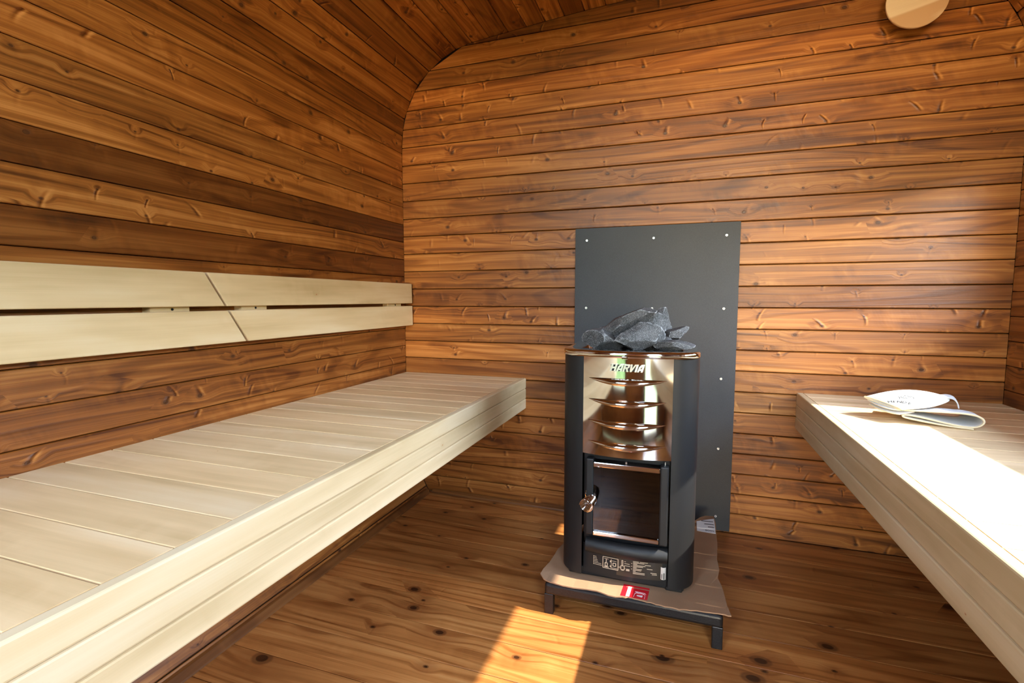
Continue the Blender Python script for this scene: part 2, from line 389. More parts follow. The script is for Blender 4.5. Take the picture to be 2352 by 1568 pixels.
mesh_obj('board', [W3(x, y, z) for y in (0, .2) for x, z in top], [tuple(range(k)), tuple(range(k, 2 * k))] + [(i, (i + 1) % k, k + (i + 1) % k, k + i) for i in range(k)],
         M_THERMO, back, [(x * P + go.x, z * P + go.y, y + go.z) for y in (0, .02) for x, z in top], color=tint(.62))

# side walls and ceiling: boards run front to back, one facet each
left = empty('wall_left'); right = empty('wall_right'); ceil = empty('ceiling')
for o in (left, right, ceil): tag(o, kind='structure')
LT = {}
rl = random.Random(21)
left_tones = {9.7: .7, 10.7: .66, 11.7: .33, 12.7: .80, 13.7: .28, 14.7: .98, 15.7: .80, 16.7: .92, 17.7: .90, 18.7: .84, 19.7: .58, 5.7: .66, 6.7: .60, 7.7: .66, 8.7: .62}
ceil_tones = [.95, .62, .92, 1.0, .85, .95, .80, .72, 1.0, 1.0, .50, 1.02, .98, 1.05, 1.0, .8, 1.0]
L = -YF + .2
def side_board(parent, s, p0, p1, y0, y1, col):
    a = Vector((XC + s * p0[0], 0, p0[1])); b = Vector((XC + s * p1[0], 0, p1[1]))
    d = b - a; w = d.length; d.normalize(); nin = Vector((-d.z, 0, d.x)) if s > 0 else Vector((d.z, 0, -d.x))
    a = a + Y * y0
    return bar('board', M_THERMO, parent, tuple(a), Y, d, nin, y1 - y0, plank_prof(w, .2, .022, .026), color=col)
idx = 0
for i, (p0, p1) in enumerate(zip(PROF, PROF[1:])):
    is_ceil = p0[1] > 21.0
    t = left_tones.get(round(p0[1], 1))
    if is_ceil: t = ceil_tones[idx % len(ceil_tones)]; idx += 1
    if t is None: t = rl.uniform(.72, 1.0)
    t *= 1.12
    side_board(ceil if is_ceil else left, -1, p0, p1, YF, -.01, tint(t, rl.uniform(-.03, .05)))
    t2 = rl.uniform(.62, .95)
    z0, z1 = p0[1], p1[1]
    if not is_ceil and z1 > WIN['z0'] and z0 < WIN['z1']:
        side_board(right, 1, p0, p1, YF, WIN['y0'], tint(t2)); side_board(right, 1, p0, p1, WIN['y1'], -.01, tint(t2))
        if z0 < WIN['z0']: side_board(right, 1, p0, (p1[0], WIN['z0']), WIN['y0'], WIN['y1'], tint(t2))
        if z1 > WIN['z1']: side_board(right, 1, (p0[0], WIN['z1']), p1, WIN['y0'], WIN['y1'], tint(t2))
    else:
        side_board(ceil if is_ceil else right, 1, p0, p1, YF, -.01, tint(t2 if not is_ceil else rl.uniform(.85, 1.05)))
side_board(ceil, 1, (-.5, 24.72), (.5, 24.72), YF, -.01, tint(.95))
# outer shell behind the boards (light-tight), with the window left open
def shell(parent, s, p0, p1, y0, y1, o0=.24, o1=.62):
    V = []
    for p in (p0, p1):
        c = Vector((XC + s * p[0], 0, p[1])); n = Vector((s * 1.0 if p[1] < 19.6 else s * p[0] / 14.0, 0, 0 if p[1] < 19.6 else 1.0 - max(0, (p[0] - 10) / 6))).normalized()
        for o in (o0, o1):
            for y in (y0, y1): q = c + n * o; V.append(W3(q.x, y, q.z))
    F = [(0, 1, 3, 2), (4, 6, 7, 5), (0, 4, 5, 1), (2, 3, 7, 6), (0, 2, 6, 4), (1, 5, 7, 3)]
    return mesh_obj('backing', V, F, M_BACKING, parent)
for a, b in zip(PROF, PROF[1:]):
    pass
lowp = [PROF[0], (13.22, .3), (13.97, 3.3), (14.0, 6)]
midp = [(14.0, WIN['z0'] - 3), (14.0, WIN['z0'])]
for s, par in ((-1, left), (1, right)):
    for a, b in zip(lowp, lowp[1:]): shell(par, s, a, b, YF, .2)
    shell(par, s, (14, 6), (14, WIN['z0']), YF, .2)
    if s < 0: shell(par, s, (14, WIN['z0']), (14, WIN['z1']), YF, .2)
    else:
        shell(par, s, (14, WIN['z0']), (14, WIN['z1']), YF, WIN['y0']); shell(par, s, (14, WIN['z0']), (14, WIN['z1']), WIN['y1'], .2)
    shell(par, s, (14, WIN['z1']), (13.96, 19.7), YF, .2)
    up_ = [p for p in PROF if p[1] >= 19.69]
    for a, b in zip(up_[::2], up_[2::2] + [up_[-1]]):
        if a != b: shell(ceil if a[1] > 21 else par, s, a, b, YF, .2)
shell(ceil, 1, (-.5, 24.72), (.5, 24.72), YF, .2)

# unseen overhang added above the side window to keep high sky off the bench
a = W3(13.6, YF - 2, 22.6); b = W3(20.2, 1.5, 23.2); V, F = box_vf(a.x, b.x, a.y, b.y, a.z, b.z); tag(mesh_obj('trim_added_overhang', V, F, M_TRIM), kind='structure')
# window in the right wall
win = empty('window_1'); tag(win, kind='structure')
def wframe(parent, pieces):
    for (x0, x1, y0, y1, z0, z1) in pieces:
        a = W3(x0, y0, z0); b = W3(x1, y1, z1); V, F = box_vf(a.x, b.x, a.y, b.y, a.z, b.z)
        g = [(v[1] + v[2], v[0] * 3 + v[2] * .1, v[2]) for v in V]
        mesh_obj('frame_piece', V, F, M_TRIM, parent, g)
y0, y1, z0, z1 = WIN['y0'], WIN['y1'], WIN['z0'], WIN['z1']
wframe(win, [(XR + .21, XR + .7, y0 - .35, y1 + .35, z0 - .4, z0 - .01), (XR + .21, XR + .7, y0 - .35, y1 + .35, z1 + .01, z1 + .4),
             (XR + .21, XR + .7, y0 - .4, y0 - .01, z0, z1), (XR + .21, XR + .7, y1 + .01, y1 + .4, z0, z1)])
a = W3(XR + .44, y0, z0); b = W3(XR + .50, y1, z1); V, F = box_vf(a.x, b.x, a.y, b.y, a.z, b.z); mesh_obj('pane', V, F, M_WINGLASS, win)

# front wall behind the camera with a glazed door
front = empty('wall_front'); tag(front, kind='structure')
for k in range(-1, 25):
    if k == 24:
        spans = [(XC - 9, XC + 9)]
    else:
        hw = min(halfw(k), halfw(k + 1)); spans = [(XC - hw, XC + hw)]
    for D in (SIDE, DOOR):
        if k + 1 > D['z0'] + .5 and k + 1 <= D['z1'] + .2:
            spans = [q for a_, b_ in spans for q in ((a_, min(b_, D['x0'])), (max(a_, D['x1']), b_)) if q[1] - q[0] > .05]
    for a_, b_ in spans:
        bar('board', M_THERMO, front, (a_, YF, k), X, Z, Y, b_ - a_, plank_prof(.98 if k < 24 else .6, .2), color=tint(rl.uniform(.7, 1.0)))
for (a_, b_, z0_, z1_) in ((-16.4, SIDE['x0'], -1, 25.3), (SIDE['x1'], DOOR['x0'], -1, 25.3), (DOOR['x1'], 13.6, -1, 25.3), (DOOR['x0'], DOOR['x1'], DOOR['z1'], 25.3),
                           (DOOR['x0'], DOOR['x1'], -1.3, DOOR['z0']), (SIDE['x0'], SIDE['x1'], -1, SIDE['z0']), (SIDE['x0'], SIDE['x1'], SIDE['z1'], 25.3)):
    a = W3(a_, YF - .65, z0_); b = W3(b_, YF - .22, z1_); V, F = box_vf(a.x, b.x, a.y, b.y, a.z, b.z); mesh_obj('backing', V, F, M_BACKING, front)
for nm, D in (('door_1', DOOR), ('added_window', SIDE)):
    door = empty(nm); tag(door, kind='structure')
    dx0, dx1, dz0, dz1 = D['x0'], D['x1'], D['z0'], D['z1']
    wframe(door, [(dx0 - .3, dx0 + .4, YF - .7, YF + .12, dz0, dz1), (dx1 - .4, dx1 + .3, YF - .7, YF + .12, dz0, dz1), (dx0, dx1, YF - .7, YF + .12, dz1 - .4, dz1 + .3),
                  (dx0, dx1, YF - .7, YF + .12, dz0 - .3, dz0 + .4)])
    a = W3(dx0, YF - .45, dz0); b = W3(dx1, YF - .38, dz1); V, F = box_vf(a.x, b.x, a.y, b.y, a.z, b.z); mesh_obj('pane', V, F, M_WINGLASS, door)

# floor
V, F = box_vf(XC - 14.6, XC + 14.6, YF - .7, .7, -1.75, -1.24); floor = mesh_obj('floor', [W3(*p) for p in V], F, M_BACKING)
tag(floor, kind='structure')
rf = random.Random(8)
ys = [.02] + [-.47 - 1.485 * k for k in range(0, 22) if -.47 - 1.485 * k > YF] + [YF]
FT = [.8, .86, .82, .84, .92, .80, .95, .98, .90, 1.0, .96, 1.0]
for i, (ya, yb) in enumerate(zip(ys, ys[1:])):
    bar('floorboard', M_FLOOR, floor, (XC - 12.95, yb, -1.0), X, Y, Z, 25.9, plank_prof(ya - yb, .22, .012, .022), color=tint(FT[i % len(FT)], rf.uniform(-.03, .06)))
# base mouldings
def strip(name, pts, y0, y1):
    k = len(pts); go = goff(); V = [W3(x, y, z) for y in (y0, y1) for x, z in pts]; G = [(y * P + go.x, (x + z) * P + go.y, go.z) for y in (y0, y1) for x, z in pts]
    F = [tuple(range(k)), tuple(range(k, 2 * k))] + [(i, (i + 1) % k, k + (i + 1) % k, k + i) for i in range(k)]
    return tag(mesh_obj(name, V, F, M_TRIM, None, G), kind='structure')
strip('baseboard_left', [(-13.98, -.99), (-13.76, -.99), (-13.78, -.93), (-13.97, -.78), (-14.08, -.76)], YF + .05, -.30)
strip('baseboard_right', [(11.12, -.99), (10.90, -.99), (10.92, -.90), (11.15, -.68), (11.34, -.66)], YF + .05, -.30)
go = goff(); pts = [(-.02, -.99), (-.22, -.99), (-.20, -.90), (-.06, -.80), (-.02, -.80)]
V = [W3(x, y, z) for x in (-13.7, -5.3) for y, z in pts]; G = [(x * P + go.x, (y + z) * P + go.y, go.z) for x in (-13.7, -5.3) for y, z in pts]
tag(mesh_obj('baseboard_back', V, [(0, 1, 2, 3, 4), (5, 6, 7, 8, 9)] + [(i, (i + 1) % 5, 5 + (i + 1) % 5, 5 + i) for i in range(5)], M_TRIM, None, G), kind='structure')
lawn = mesh_obj('land_lawn', [(-14, -14, -.35), (14, -14, -.35), (14, 14, -.35), (-14, 14, -.35), (-14, -14, -.5), (14, -14, -.5), (14, 14, -.5), (-14, 14, -.5)],
                [(0, 1, 2, 3), (4, 7, 6, 5), (0, 4, 5, 1), (1, 5, 6, 2), (2, 6, 7, 3), (3, 7, 4, 0)], M_LAWN)
tag(lawn, kind='structure')
rh = random.Random(2)
V = []; F = []; n1, n2 = 150, 14       # unseen foliage added outside the side window, sized to block low sky
for i in range(n1 + 1):
    for j in range(n2 + 1):
        y = -16.0 + 18.0 * i / n1; t = j / n2
        if t < .6: x, z = 4.2, -.35 + 2.35 * t / .6
        else: x, z = 4.2 + 1.2 * (t - .6) / .4, 2.0
        d = noise.noise(Vector((x * 2, y * 3, z * 3))) * .14 + noise.noise(Vector((x * 9, y * 9, z * 9))) * .07
        V.append((x + d, y, z + d))
for i in range(n1):
    for j in range(n2): a = i * (n2 + 1) + j; F.append((a, a + 1, a + n2 + 2, a + n2 + 1))
hedge = mesh_obj('land_added_hedge', V, F, M_HEDGE); tag(hedge, kind='structure')
hedge2 = hedge.copy(); COL.objects.link(hedge2); hedge2.rotation_euler = (0, 0, math.radians(-90)); hedge2.location = (-2.0, -3.2, -.3)  # unseen copy added beyond the front glazing, greens and darkens the chrome reflections

# ------------------------------------------------------------------ benches
def bench(s, x_wall, x_nose, label, nfront):
    """s=+1: bench on the left wall (front faces +x); s=-1: on the right wall"""
    rr = random.Random(31 if s > 0 else 47)
    t = empty('sauna_bench', W3((x_wall + x_nose) / 2, -15, -1)); t.location = (0, 0, 0)
    tag(t, label, 'bench')
    zt = 6.12; inner = x_nose - s * .27
    edges = [-.02] + [-1.0 - 1.163 * k for k in range(0, 27) if -1.0 - 1.163 * k > YF + .3] + [YF + .25]
    A = X * s
    for a, b in zip(edges, edges[1:]):
        w = a - b; prof = [(q[0], q[1]) for q in round_prof(.018, w - .018, -.33, 0, .013)]
        bar('slat', M_ASPEN, t, (x_wall + s * .06, b, zt - .006), A, Y, Z, abs(inner - x_wall) - .068, prof, goff(rr), color=tint(rr.uniform(.95, 1.05), rr.uniform(.05, .10)))
    for i, (za, zb) in enumerate(((5.562, 6.12), (4.998, 5.548), (4.44, 4.984))):
        prof = round_prof(za, zb, -.27, 0, .045)
        bar('front_board', M_ASPEN, t, (x_nose, YF + .2, 0), Y, Z, A, -YF - .22, prof, goff(rr), color=tint((.95, .91, .94)[i], .015))
    for y in (-.5, -10, -20, -29.5):      # carriers under the slats
        bar('bearer', M_ASPEN, t, (x_wall + s * .25, y, 5.0), A, Y, Z, abs(inner - x_wall) - .35, [(-.25, -.2), (.25, -.2), (.25, .76), (-.25, .76)], goff(rr))
    return t
bench(1, XL, -7.94, 'long pale slatted wooden bench fixed below the backrest', 3)
bench(-1, XR, 5.105, 'pale slatted wooden bench in bright sun carrying the folded felt', 3)

# ------------------------------------------------------------------ backrest on the left wall
br = empty('back_support'); tag(br, 'pale two-board wooden backrest hung above the long bench, boards cut with slanting joints', 'backrest')
def slant(z): return -13.30 + (11.29 - z) * .645
def rest_board(za, zb, y0f, y1f, col):
    # board in plane x=-14.8 (front) .. -15.05, ends trimmed by functions of z
    prof = round_prof(za, zb, -.25, 0, .03)
    return bar('backrest_board', M_ASPEN, br, (-14.8, 0, 0), Y, Z, X, 0, prof, ends=lambda b: (y0f(b), y1f(b)), color=col)
for za, zb in ((10.17, 11.29), (8.90, 10.02)):
    rest_board(za, zb, lambda z: slant(z) + .07, lambda z: -.22 + (11.29 - z) * .03, tint(.97 * rl.uniform(.97, 1.03), .035))
    rest_board(za, zb, lambda z: -27.5, lambda z: slant(z) - .07, tint(.97 * rl.uniform(.97, 1.05), .035))
for (ya, yb) in ((-2.3, -1.0), (-11.75, -10.6), (-15.0, -13.75), (-19.6, -18.5), (-26.5, -25.2)):
    o = bar('bracket', M_ASPEN, br, (-15.05, 0, 8.98), Y, Z, X, 0, [(0, -.34), (0, 0), (2.2, 0), (2.2, -.34)], ends=lambda b, ya=ya, yb=yb: (ya, yb))
    c = W3(-15.045, (ya + yb) / 2 + .05, 10.09)
    bm = bmesh.new(); bmesh.ops.create_circle(bm, cap_ends=True, radius=.0034, segments=16, matrix=Matrix.Translation(c) @ Matrix.Rotation(math.radians(90), 4, 'Y'))
    g = bmesh.ops.extrude_face_region(bm, geom=bm.faces[:]); bmesh.ops.translate(bm, vec=(.0012, 0, 0), verts=[v for v in g['geom'] if isinstance(v, bmesh.types.BMVert)])
    h = from_bm('screw_hole', bm, M_VOID, o)

# ------------------------------------------------------------------ heat shield
hs = empty('heat_shield'); tag(hs, 'dark grey cement board panel screwed to the back wall behind the stove', 'panel')
def W(x, y, z): v = W3(x, y, z); return v.x, v.y, v.z
a = W(-5.212, -.35, -.79); b = W(2.46, -.25, 13.96)
sh = box('board', M_PANEL, hs, a[0], b[0], a[1], b[1], a[2], b[2], bevel=.0008, segs=1)
for sx in (-4.63, -1.38, 1.87):      # spacers behind the board
    a = W(sx - .12, -.25, -.5); b = W(sx + .12, -.0, 13.6); box('spacer', M_TRIM, hs, a[0], b[0], a[1], b[1], a[2], b[2])
for sx in (-4.626, -1.38, 1.87 - .0):
    for i, sz in enumerate((13.352, 9.96, 6.637, 3.258, -.096)):
        c = W3(sx - (i * .012 if sx > 0 else 0), -.35, sz)
        bm = bmesh.new(); bmesh.ops.create_cone(bm, cap_ends=True, radius1=.0052, radius2=.0040, depth=.0016, segments=16, matrix=Matrix.Translation(c - Vector((0, .0006, 0))) @ Matrix.Rotation(math.radians(90), 4, 'X'))
        o = from_bm('screw', bm, M_SCREW, hs)
        bm = bmesh.new(); bmesh.ops.create_cone(bm, cap_ends=True, radius1=.0018, radius2=.0018, depth=.001, segments=6, matrix=Matrix.Translation(c - Vector((0, .0015, 0))) @ Matrix.Rotation(math.radians(90), 4, 'X'))
        from_bm('screw_socket', bm, M_VOID, o)

# ------------------------------------------------------------------ floor stand under the stove
st = empty('stove_stand', W3(-1.45, -5.3, -1)); tag(st, 'low black steel stand on the floor under the stove', 'stand')
def LW(x, y, z, o): v = W3(x, y, z) - o.location; return v.x, v.y, v.z
SX0, SX1, SY0, SY1 = -4.45, 1.55, -8.93, -2.95
def sbox(name, mat, par, x0, x1, y0, y1, z0, z1, bev=0.0, segs=2, root=None):
    r = root or par; a = LW(x0, y0, z0, r); b = LW(x1, y1, z1, r)
    return box(name, mat, par, a[0], b[0], a[1], b[1], a[2], b[2], bev, segs)
sbox('front_rail', M_RAW, st, SX0, SX1, SY0, SY0 + .42, -.28, .16, .009, 3)
sbox('rear_rail', M_RAW, st, SX0, SX1, SY1 - .42, SY1, -.28, .16, .006, 3)
sbox('side_rail', M_RAW, st, SX0, SX0 + .42, SY0 + .43, SY1 - .43, -.28, .155, .006, 3)
sbox('side_rail', M_RAW, st, SX1 - .42, SX1, SY0 + .43, SY1 - .43, -.28, .155, .006, 3)
for x in (SX0, SX1 - .33):
    for y in (SY0 + .01, SY1 - .3):
        sbox('leg', M_RAW, st, x, x + .33, y, y + .29, -.995, -.24, .002, 2)
sbox('top_plate', M_RAW, st, SX0 + .1, SX1 - .1, SY0 + .25, SY1 - .2, .12, .19, .001, 1)

# ------------------------------------------------------------------ torn cardboard sheet
outline = [(-4.68, -8.63), (-4.49, -8.86), (-4.25, -8.95), (-3.78, -9.03), (-3.15, -9.04), (-2.54, -9.05), (-2.15, -9.12), (-1.9, -9.09), (-1.79, -9.05), (-1.36, -8.97),
           (-.93, -9.02), (-.36, -9.08), (.19, -9.12), (.45, -9.05), (.73, -8.99), (1.26, -8.95), (1.78, -8.93), (1.69, -8.38), (1.61, -7.27), (1.51, -6.72), (1.60, -6.17), (1.56, -5.42),
           (1.67, -3.92), (1.71, -2.21), (1.66, -1.45), (1.30, -1.55), (1.05, -1.80), (.6, -2.5), (-2.5, -2.9), (-4.1, -3.15), (-4.22, -4.2), (-4.30, -5.7), (-4.50, -6.68), (-4.56, -7.75), (-4.66, -8.3)]
rc = random.Random(3)
dense = []
for i, p in enumerate(outline):
    q = outline[(i + 1) % len(outline)]; d = math.dist(p, q); n = max(1, int(d / (.09 if p[1] < -8.85 and q[1] < -8.85 and p[0] > -2.2 else .35)))
    for k in range(n):
        t = k / n; x, y = p[0] + (q[0] - p[0]) * t, p[1] + (q[1] - p[1]) * t
        if n > 1 and k: x += rc.uniform(-.012, .012); y += rc.uniform(-.022, .022) if p[1] < -8.85 else rc.uniform(-.01, .01)
        dense.append((x, y))
def card_z(x, y):
    z = .222
    if y < -8.3: z += .05 * math.sin(x * 2.1 + .6) * min(1, (-8.3 - y) / .5) - .06 * max(0, min(1, (x + 2.6) / 2)) * min(1, (-8.3 - y) / .6)
    if x > 1.0: z += .03 * math.sin(y * 1.9) * min(1, (x - 1.0) / .5)
    if x < -4.2: z += .05 * min(1, (-4.2 - x) / .4)
    if y > -2.9 and x > .8: z += .10 * min(1, (y + 2.9) / 1.2)
    return max(z, .215)
bm = bmesh.new(); vs = [bm.verts.new((x, y, 0)) for x, y in dense]; bm.faces.new(vs)
for k in range(-10, 5):
    bmesh.ops.bisect_plane(bm, geom=bm.verts[:] + bm.edges[:] + bm.faces[:], plane_co=(k * .5 + .13, 0, 0), plane_no=(1, 0, 0))
for yy in (-8.85, -8.6, -8.3, -7.5, -6.5, -5.5, -4.5, -3.6, -2.9, -2.3):
    bmesh.ops.bisect_plane(bm, geom=bm.verts[:] + bm.edges[:] + bm.faces[:], plane_co=(0, yy, 0), plane_no=(0, 1, 0))
top_f = bm.faces[:]
for v in bm.verts: z = card_z(v.co.x, v.co.y); v.co = W3(v.co.x, v.co.y, z)
g = bmesh.ops.extrude_face_region(bm, geom=top_f); bmesh.ops.translate(bm, vec=(0, 0, .0036), verts=[v for v in g['geom'] if isinstance(v, bmesh.types.BMVert)])
bmesh.ops.recalc_face_normals(bm, faces=bm.faces[:])
card = empty('cardboard_sheet'); tag(card, 'torn brown cardboard sheet lying between the stove and the black stand', 'cardboard')
from_bm('sheet', bm, M_CARD, card)
CT = lambda x, y: W3(x, y, card_z(x, y)) + Vector((0, 0, .0036))
# corrugation teeth along the torn front edge
V = []; F = []
x = -2.3
while x < 1.7:
    yy = None
    for p, q in zip(dense, dense[1:]):
        if p[0] <= x <= q[0] and p[1] < -8.8: yy = p[1] + (q[1] - p[1]) * (x - p[0]) / max(1e-6, q[0] - p[0])
    if yy is not None:
        c = CT(x, yy + .02); w = .0022; n0 = len(V); d = rc.uniform(.001, .0035)
        V += [c + Vector((-w, 0, -.0004)), c + Vector((w, 0, -.0004)), c + Vector((w * .3, -d, -.0030)), c + Vector((-w * .3, .002, -.0034))]
        F += [(n0, n0 + 1, n0 + 2), (n0, n0 + 2, n0 + 3), (n0 + 1, n0 + 3, n0 + 2), (n0, n0 + 3, n0 + 1)]
    x += .085
tag(mesh_obj('torn_flutes', V, F, M_CARD, card), kind='stuff')
def patch(name, mat, parent, quad, lift, n=6):
    """thin patch draped on the cardboard; quad = 4 (x, y) corners"""
    V = []; F = []
    for j in range(n + 1):
        for i in range(n + 1):
            s, t = i / n, j / n
            x = (quad[0][0] * (1 - s) + quad[1][0] * s) * (1 - t) + (quad[3][0] * (1 - s) + quad[2][0] * s) * t
            y = (quad[0][1] * (1 - s) + quad[1][1] * s) * (1 - t) + (quad[3][1] * (1 - s) + quad[2][1] * s) * t
            V.append(CT(x, y) + Vector((0, 0, lift)))
    m = len(V); V += [v - Vector((0, 0, lift * .9)) for v in V]
    for j in range(n):
        for i in range(n):
            a = j * (n + 1) + i; F.append((a, a + 1, a + n + 2, a + n + 1)); F.append((m + a, m + a + n + 1, m + a + n + 2, m + a + 1))
    for i in range(n):
        for a, b in ((i, i + 1), (n * (n + 1) + i, n * (n + 1) + i + 1), (i * (n + 1), (i + 1) * (n + 1)), (i * (n + 1) + n, (i + 1) * (n + 1) + n)): F.append((a, b, m + b, m + a))
    return mesh_obj(name, V, F, mat, parent)
stk = patch('red_sticker', M_RED, card, [(-1.74, -8.985), (-.84, -8.97), (-.80, -8.25), (-1.69, -8.25)], .0004); tag(stk, 'red warning sticker')
patch('printed_band', M_REDINK, stk, [(-1.56, -8.96), (-1.44, -8.95), (-1.40, -8.35), (-1.52, -8.35)], .0007)
def ptube(name, mat, parent, pts, r=.0006, lift=.001):
    return tube(name, mat, parent, [CT(x, y) + Vector((0, 0, lift)) for x, y in pts], r, 5)
ptube('printed_outline', M_REDINK, stk, [(-1.30, -8.93), (-1.27, -8.72), (-1.22, -8.66), (-1.05, -8.66), (-.95, -8.68), (-.92, -8.76), (-.94, -8.93)])
ptube('printed_outline', M_REDINK, stk, [(-1.27, -8.60), (-1.0, -8.60), (-.93, -8.62), (-.90, -8.68)], .0005)
patch('printed_hand', M_REDINK, stk, [(-1.20, -8.83), (-1.02, -8.87), (-1.00, -8.76), (-1.19, -8.78)], .0008, 3)
pap = patch('paper_label', M_PAPER, card, [(.90, -3.05), (1.655, -3.14), (1.66, -1.78), (.90, -2.2)], .0005); tag(pap, 'torn white paper label')
def text_mesh(body, size, mat, name, parent, M4, extrude=.0, offset=0.0, shear=0.0, align='CENTER'):
    c = bpy.data.curves.new('txt', 'FONT'); c.body = body; c.size = size; c.extrude = extrude; c.offset = offset; c.shear = shear; c.align_x = align; c.align_y = 'CENTER'
    c.resolution_u = 3
    o = bpy.data.objects.new('txt', c); COL.objects.link(o); dg = bpy.context.evaluated_depsgraph_get()
    me = bpy.data.meshes.new_from_object(o.evaluated_get(dg)); bpy.data.objects.remove(o, do_unlink=True); bpy.data.curves.remove(c)
    me.transform(M4); me.materials.clear(); me.materials.append(mat); me.name = name
    return link(bpy.data.objects.new(name, me), parent)
text_mesh('5008', .016, M_INK, 'label_text', pap, Matrix.Translation(CT(1.42, -2.92) + Vector((0, 0, .0012))) @ Matrix.Rotation(math.radians(182), 4, 'Z'), .0001)
for x0, x1, yy in ((1.36, 1.62, -2.62), (1.22, 1.62, -2.38), (1.10, 1.60, -2.12)):     # lines of print too small to read
    patch('printed_line', M_INK, pap, [(x0, yy - .025), (x1, yy - .03), (x1, yy + .02), (x0, yy + .025)], .0009, 3)

# ------------------------------------------------------------------ the stove
stove = empty('wood_stove', W3(-1.7, -8.45, .28)); tag(stove, 'black wood-burning sauna stove with polished front, glass door and a heap of stones', 'stove')
SO = Vector((-1.7, -8.45, .28))
def S(x, y, z): return Vector(((x - SO.x) * P, (y - SO.y) * P, (z - SO.z) * P))      # u in room -> local metres
def pl(h, y): return -(h)  # unused
HW = 2.29; YB = -4.05; YFc = -8.42
def jacket(side):
    """black curved side jacket: quarter round at the front corner, straight side, round rear corner"""
    pts = []
    for a in range(0, 91, 9):
        r = math.radians(a); pts.append((1.5 + .84 * math.sin(r), YFc + .90 * (1 - math.cos(r))))
    for y in (-7.0, -6.2, -5.4): pts.append((HW, y))
    for a in range(0, 91, 15):
        r = math.radians(a); pts.append((HW - .75 + .75 * math.cos(r), YB - .75 + .75 * math.sin(r)))
    pts.append((.4, YB))
    t = .035; V = []; F = []; n = len(pts)
    def norm(i):
        a = Vector(pts[max(0, i - 1)]); b = Vector(pts[min(n - 1, i + 1)]); d = (b - a).normalized(); return Vector((d.y, -d.x))
    for z in (.46, 8.45):
        for i, (x, y) in enumerate(pts):
            nn = norm(i)
            zz = z
            if z < 1 and i < 10: zz = z - .0
            V.append(S(SO.x + side * x, y, zz)); V.append(S(SO.x + side * (x - nn.x * t), y - nn.y * t, zz))
    m = 2 * n
    for i in range(n - 1):
        a, b, c, d = 2 * i, 2 * i + 1, 2 * i + 2, 2 * i + 3
        F += [(a, c, m + c, m + a), (b, m + b, m + d, d), (a, b, d, c), (m + a, m + c, m + d, m + b)]
    F += [(0, m, m + 1, 1), (2 * n - 2, 2 * n - 1, m + 2 * n - 1, m + 2 * n - 2)]
    o = mesh_obj('side_jacket', V, F, M_BLACK, stove)
    o.data.polygons.foreach_set('use_smooth', [True] * len(o.data.polygons)); o.data.set_sharp_from_angle(angle=math.radians(38))
    return o
jacket(1); jacket(-1)
sbx = lambda name, mat, par, x0, x1, y0, y1, z0, z1, bev=0.0, segs=2: (lambda a, b: box(name, mat, par, a.x, b.x, a.y, b.y, a.z, b.z, bev, segs))(S(x0, y0, z0), S(x1, y1, z1))
# base, feet and recessed body
sbx('base', M_BLACK, stove, -3.72, .32, -8.15, -4.3, .30, .62, .004)
for fx, fy in ((-3.55, -8.0), (-.28, -8.2), (-3.55, -4.8), (-.1, -4.8)): sbx('foot', M_BLACK, stove, fx, fx + .55, fy, fy + .4, .28, .42, .002, 1)
body = sbx('firebox_body', M_BLACK, stove, -3.18, -.22, -8.05, -4.4, .62, 1.95)
sbx('firebox_body', M_BLACK, stove, -3.18, -2.85, -8.18, -4.4, 1.95, 5.02); sbx('firebox_body', M_BLACK, stove, -.5, -.22, -8.18, -4.4, 1.95, 5.02)
sbx('firebox_body', M_SOOT, stove, -3.1, -.3, -6.2, -4.4, 1.95, 8.0); sbx('firebox_body', M_BLACK, stove, -3.18, -.22, -8.16, -6.2, 4.72, 5.02)
# bowed lower apron with the information label
def bowed(name, mat, parent, x0, x1, z0, z1, y_edge, bow, n=20, thick=.03, lip=0.0):
    V = []; F = []; xc = (x0 + x1) / 2; h = (x1 - x0) / 2
    for i in range(n + 1):
        x = x0 + (x1 - x0) * i / n; y = y_edge - bow * (1 - ((x - xc) / h) ** 2)
        for yy in (y, y + thick):
            for z in (z0, z1): V.append(S(x, yy, z))
    for i in range(n):
        a = 4 * i; F += [(a, a + 4, a + 5, a + 1), (a + 2, a + 3, a + 7, a + 6), (a, a + 2, a + 6, a + 4), (a + 1, a + 5, a + 7, a + 3)]
    F += [(0, 1, 3, 2), (4 * n, 4 * n + 2, 4 * n + 3, 4 * n + 1)]
    o = mesh_obj(name, V, F, mat, parent)
    o.data.polygons.foreach_set('use_smooth', [True] * len(o.data.polygons)); o.data.set_sharp_from_angle(angle=math.radians(38))
    return o
APY, APB = -8.16, .16
def ap_y(x): return APY - APB * (1 - ((x + 1.7) / 1.48) ** 2)
apron = bowed('lower_apron', M_BLACK, stove, -3.18, -.22, .45, 1.55, APY, APB)
lab = bowed('information_label', M_LABEL, apron, -2.80, -.30, .60, 1.35, APY - .012, APB, thick=.008); lab.data.materials[0] = M_LABEL
PR = []; PRF = []
def pbar(x0, x1, z, h=.014, mat=None):
    n = len(PR); ya, yb = ap_y(x0) - .022, ap_y(x1) - .022
    PR.extend([S(x0, ya, z - h), S(x1, yb, z - h), S(x1, yb, z + h), S(x0, ya, z + h)]); PRF.append((n, n + 1, n + 2, n + 3))
def pframe(x0, x1, z0, z1, w=.012):
    pbar(x0, x1, z0, w); pbar(x0, x1, z1, w)
    for x in (x0, x1): pvert(x, z0, z1, w)
def pvert(x, z0, z1, w=.012):
    n = len(PR); y = ap_y(x) - .022; PR.extend([S(x - w, y, z0), S(x + w, y, z0), S(x + w, y, z1), S(x - w, y, z1)]); PRF.append((n, n + 1, n + 2, n + 3))
rp_ = random.Random(9)
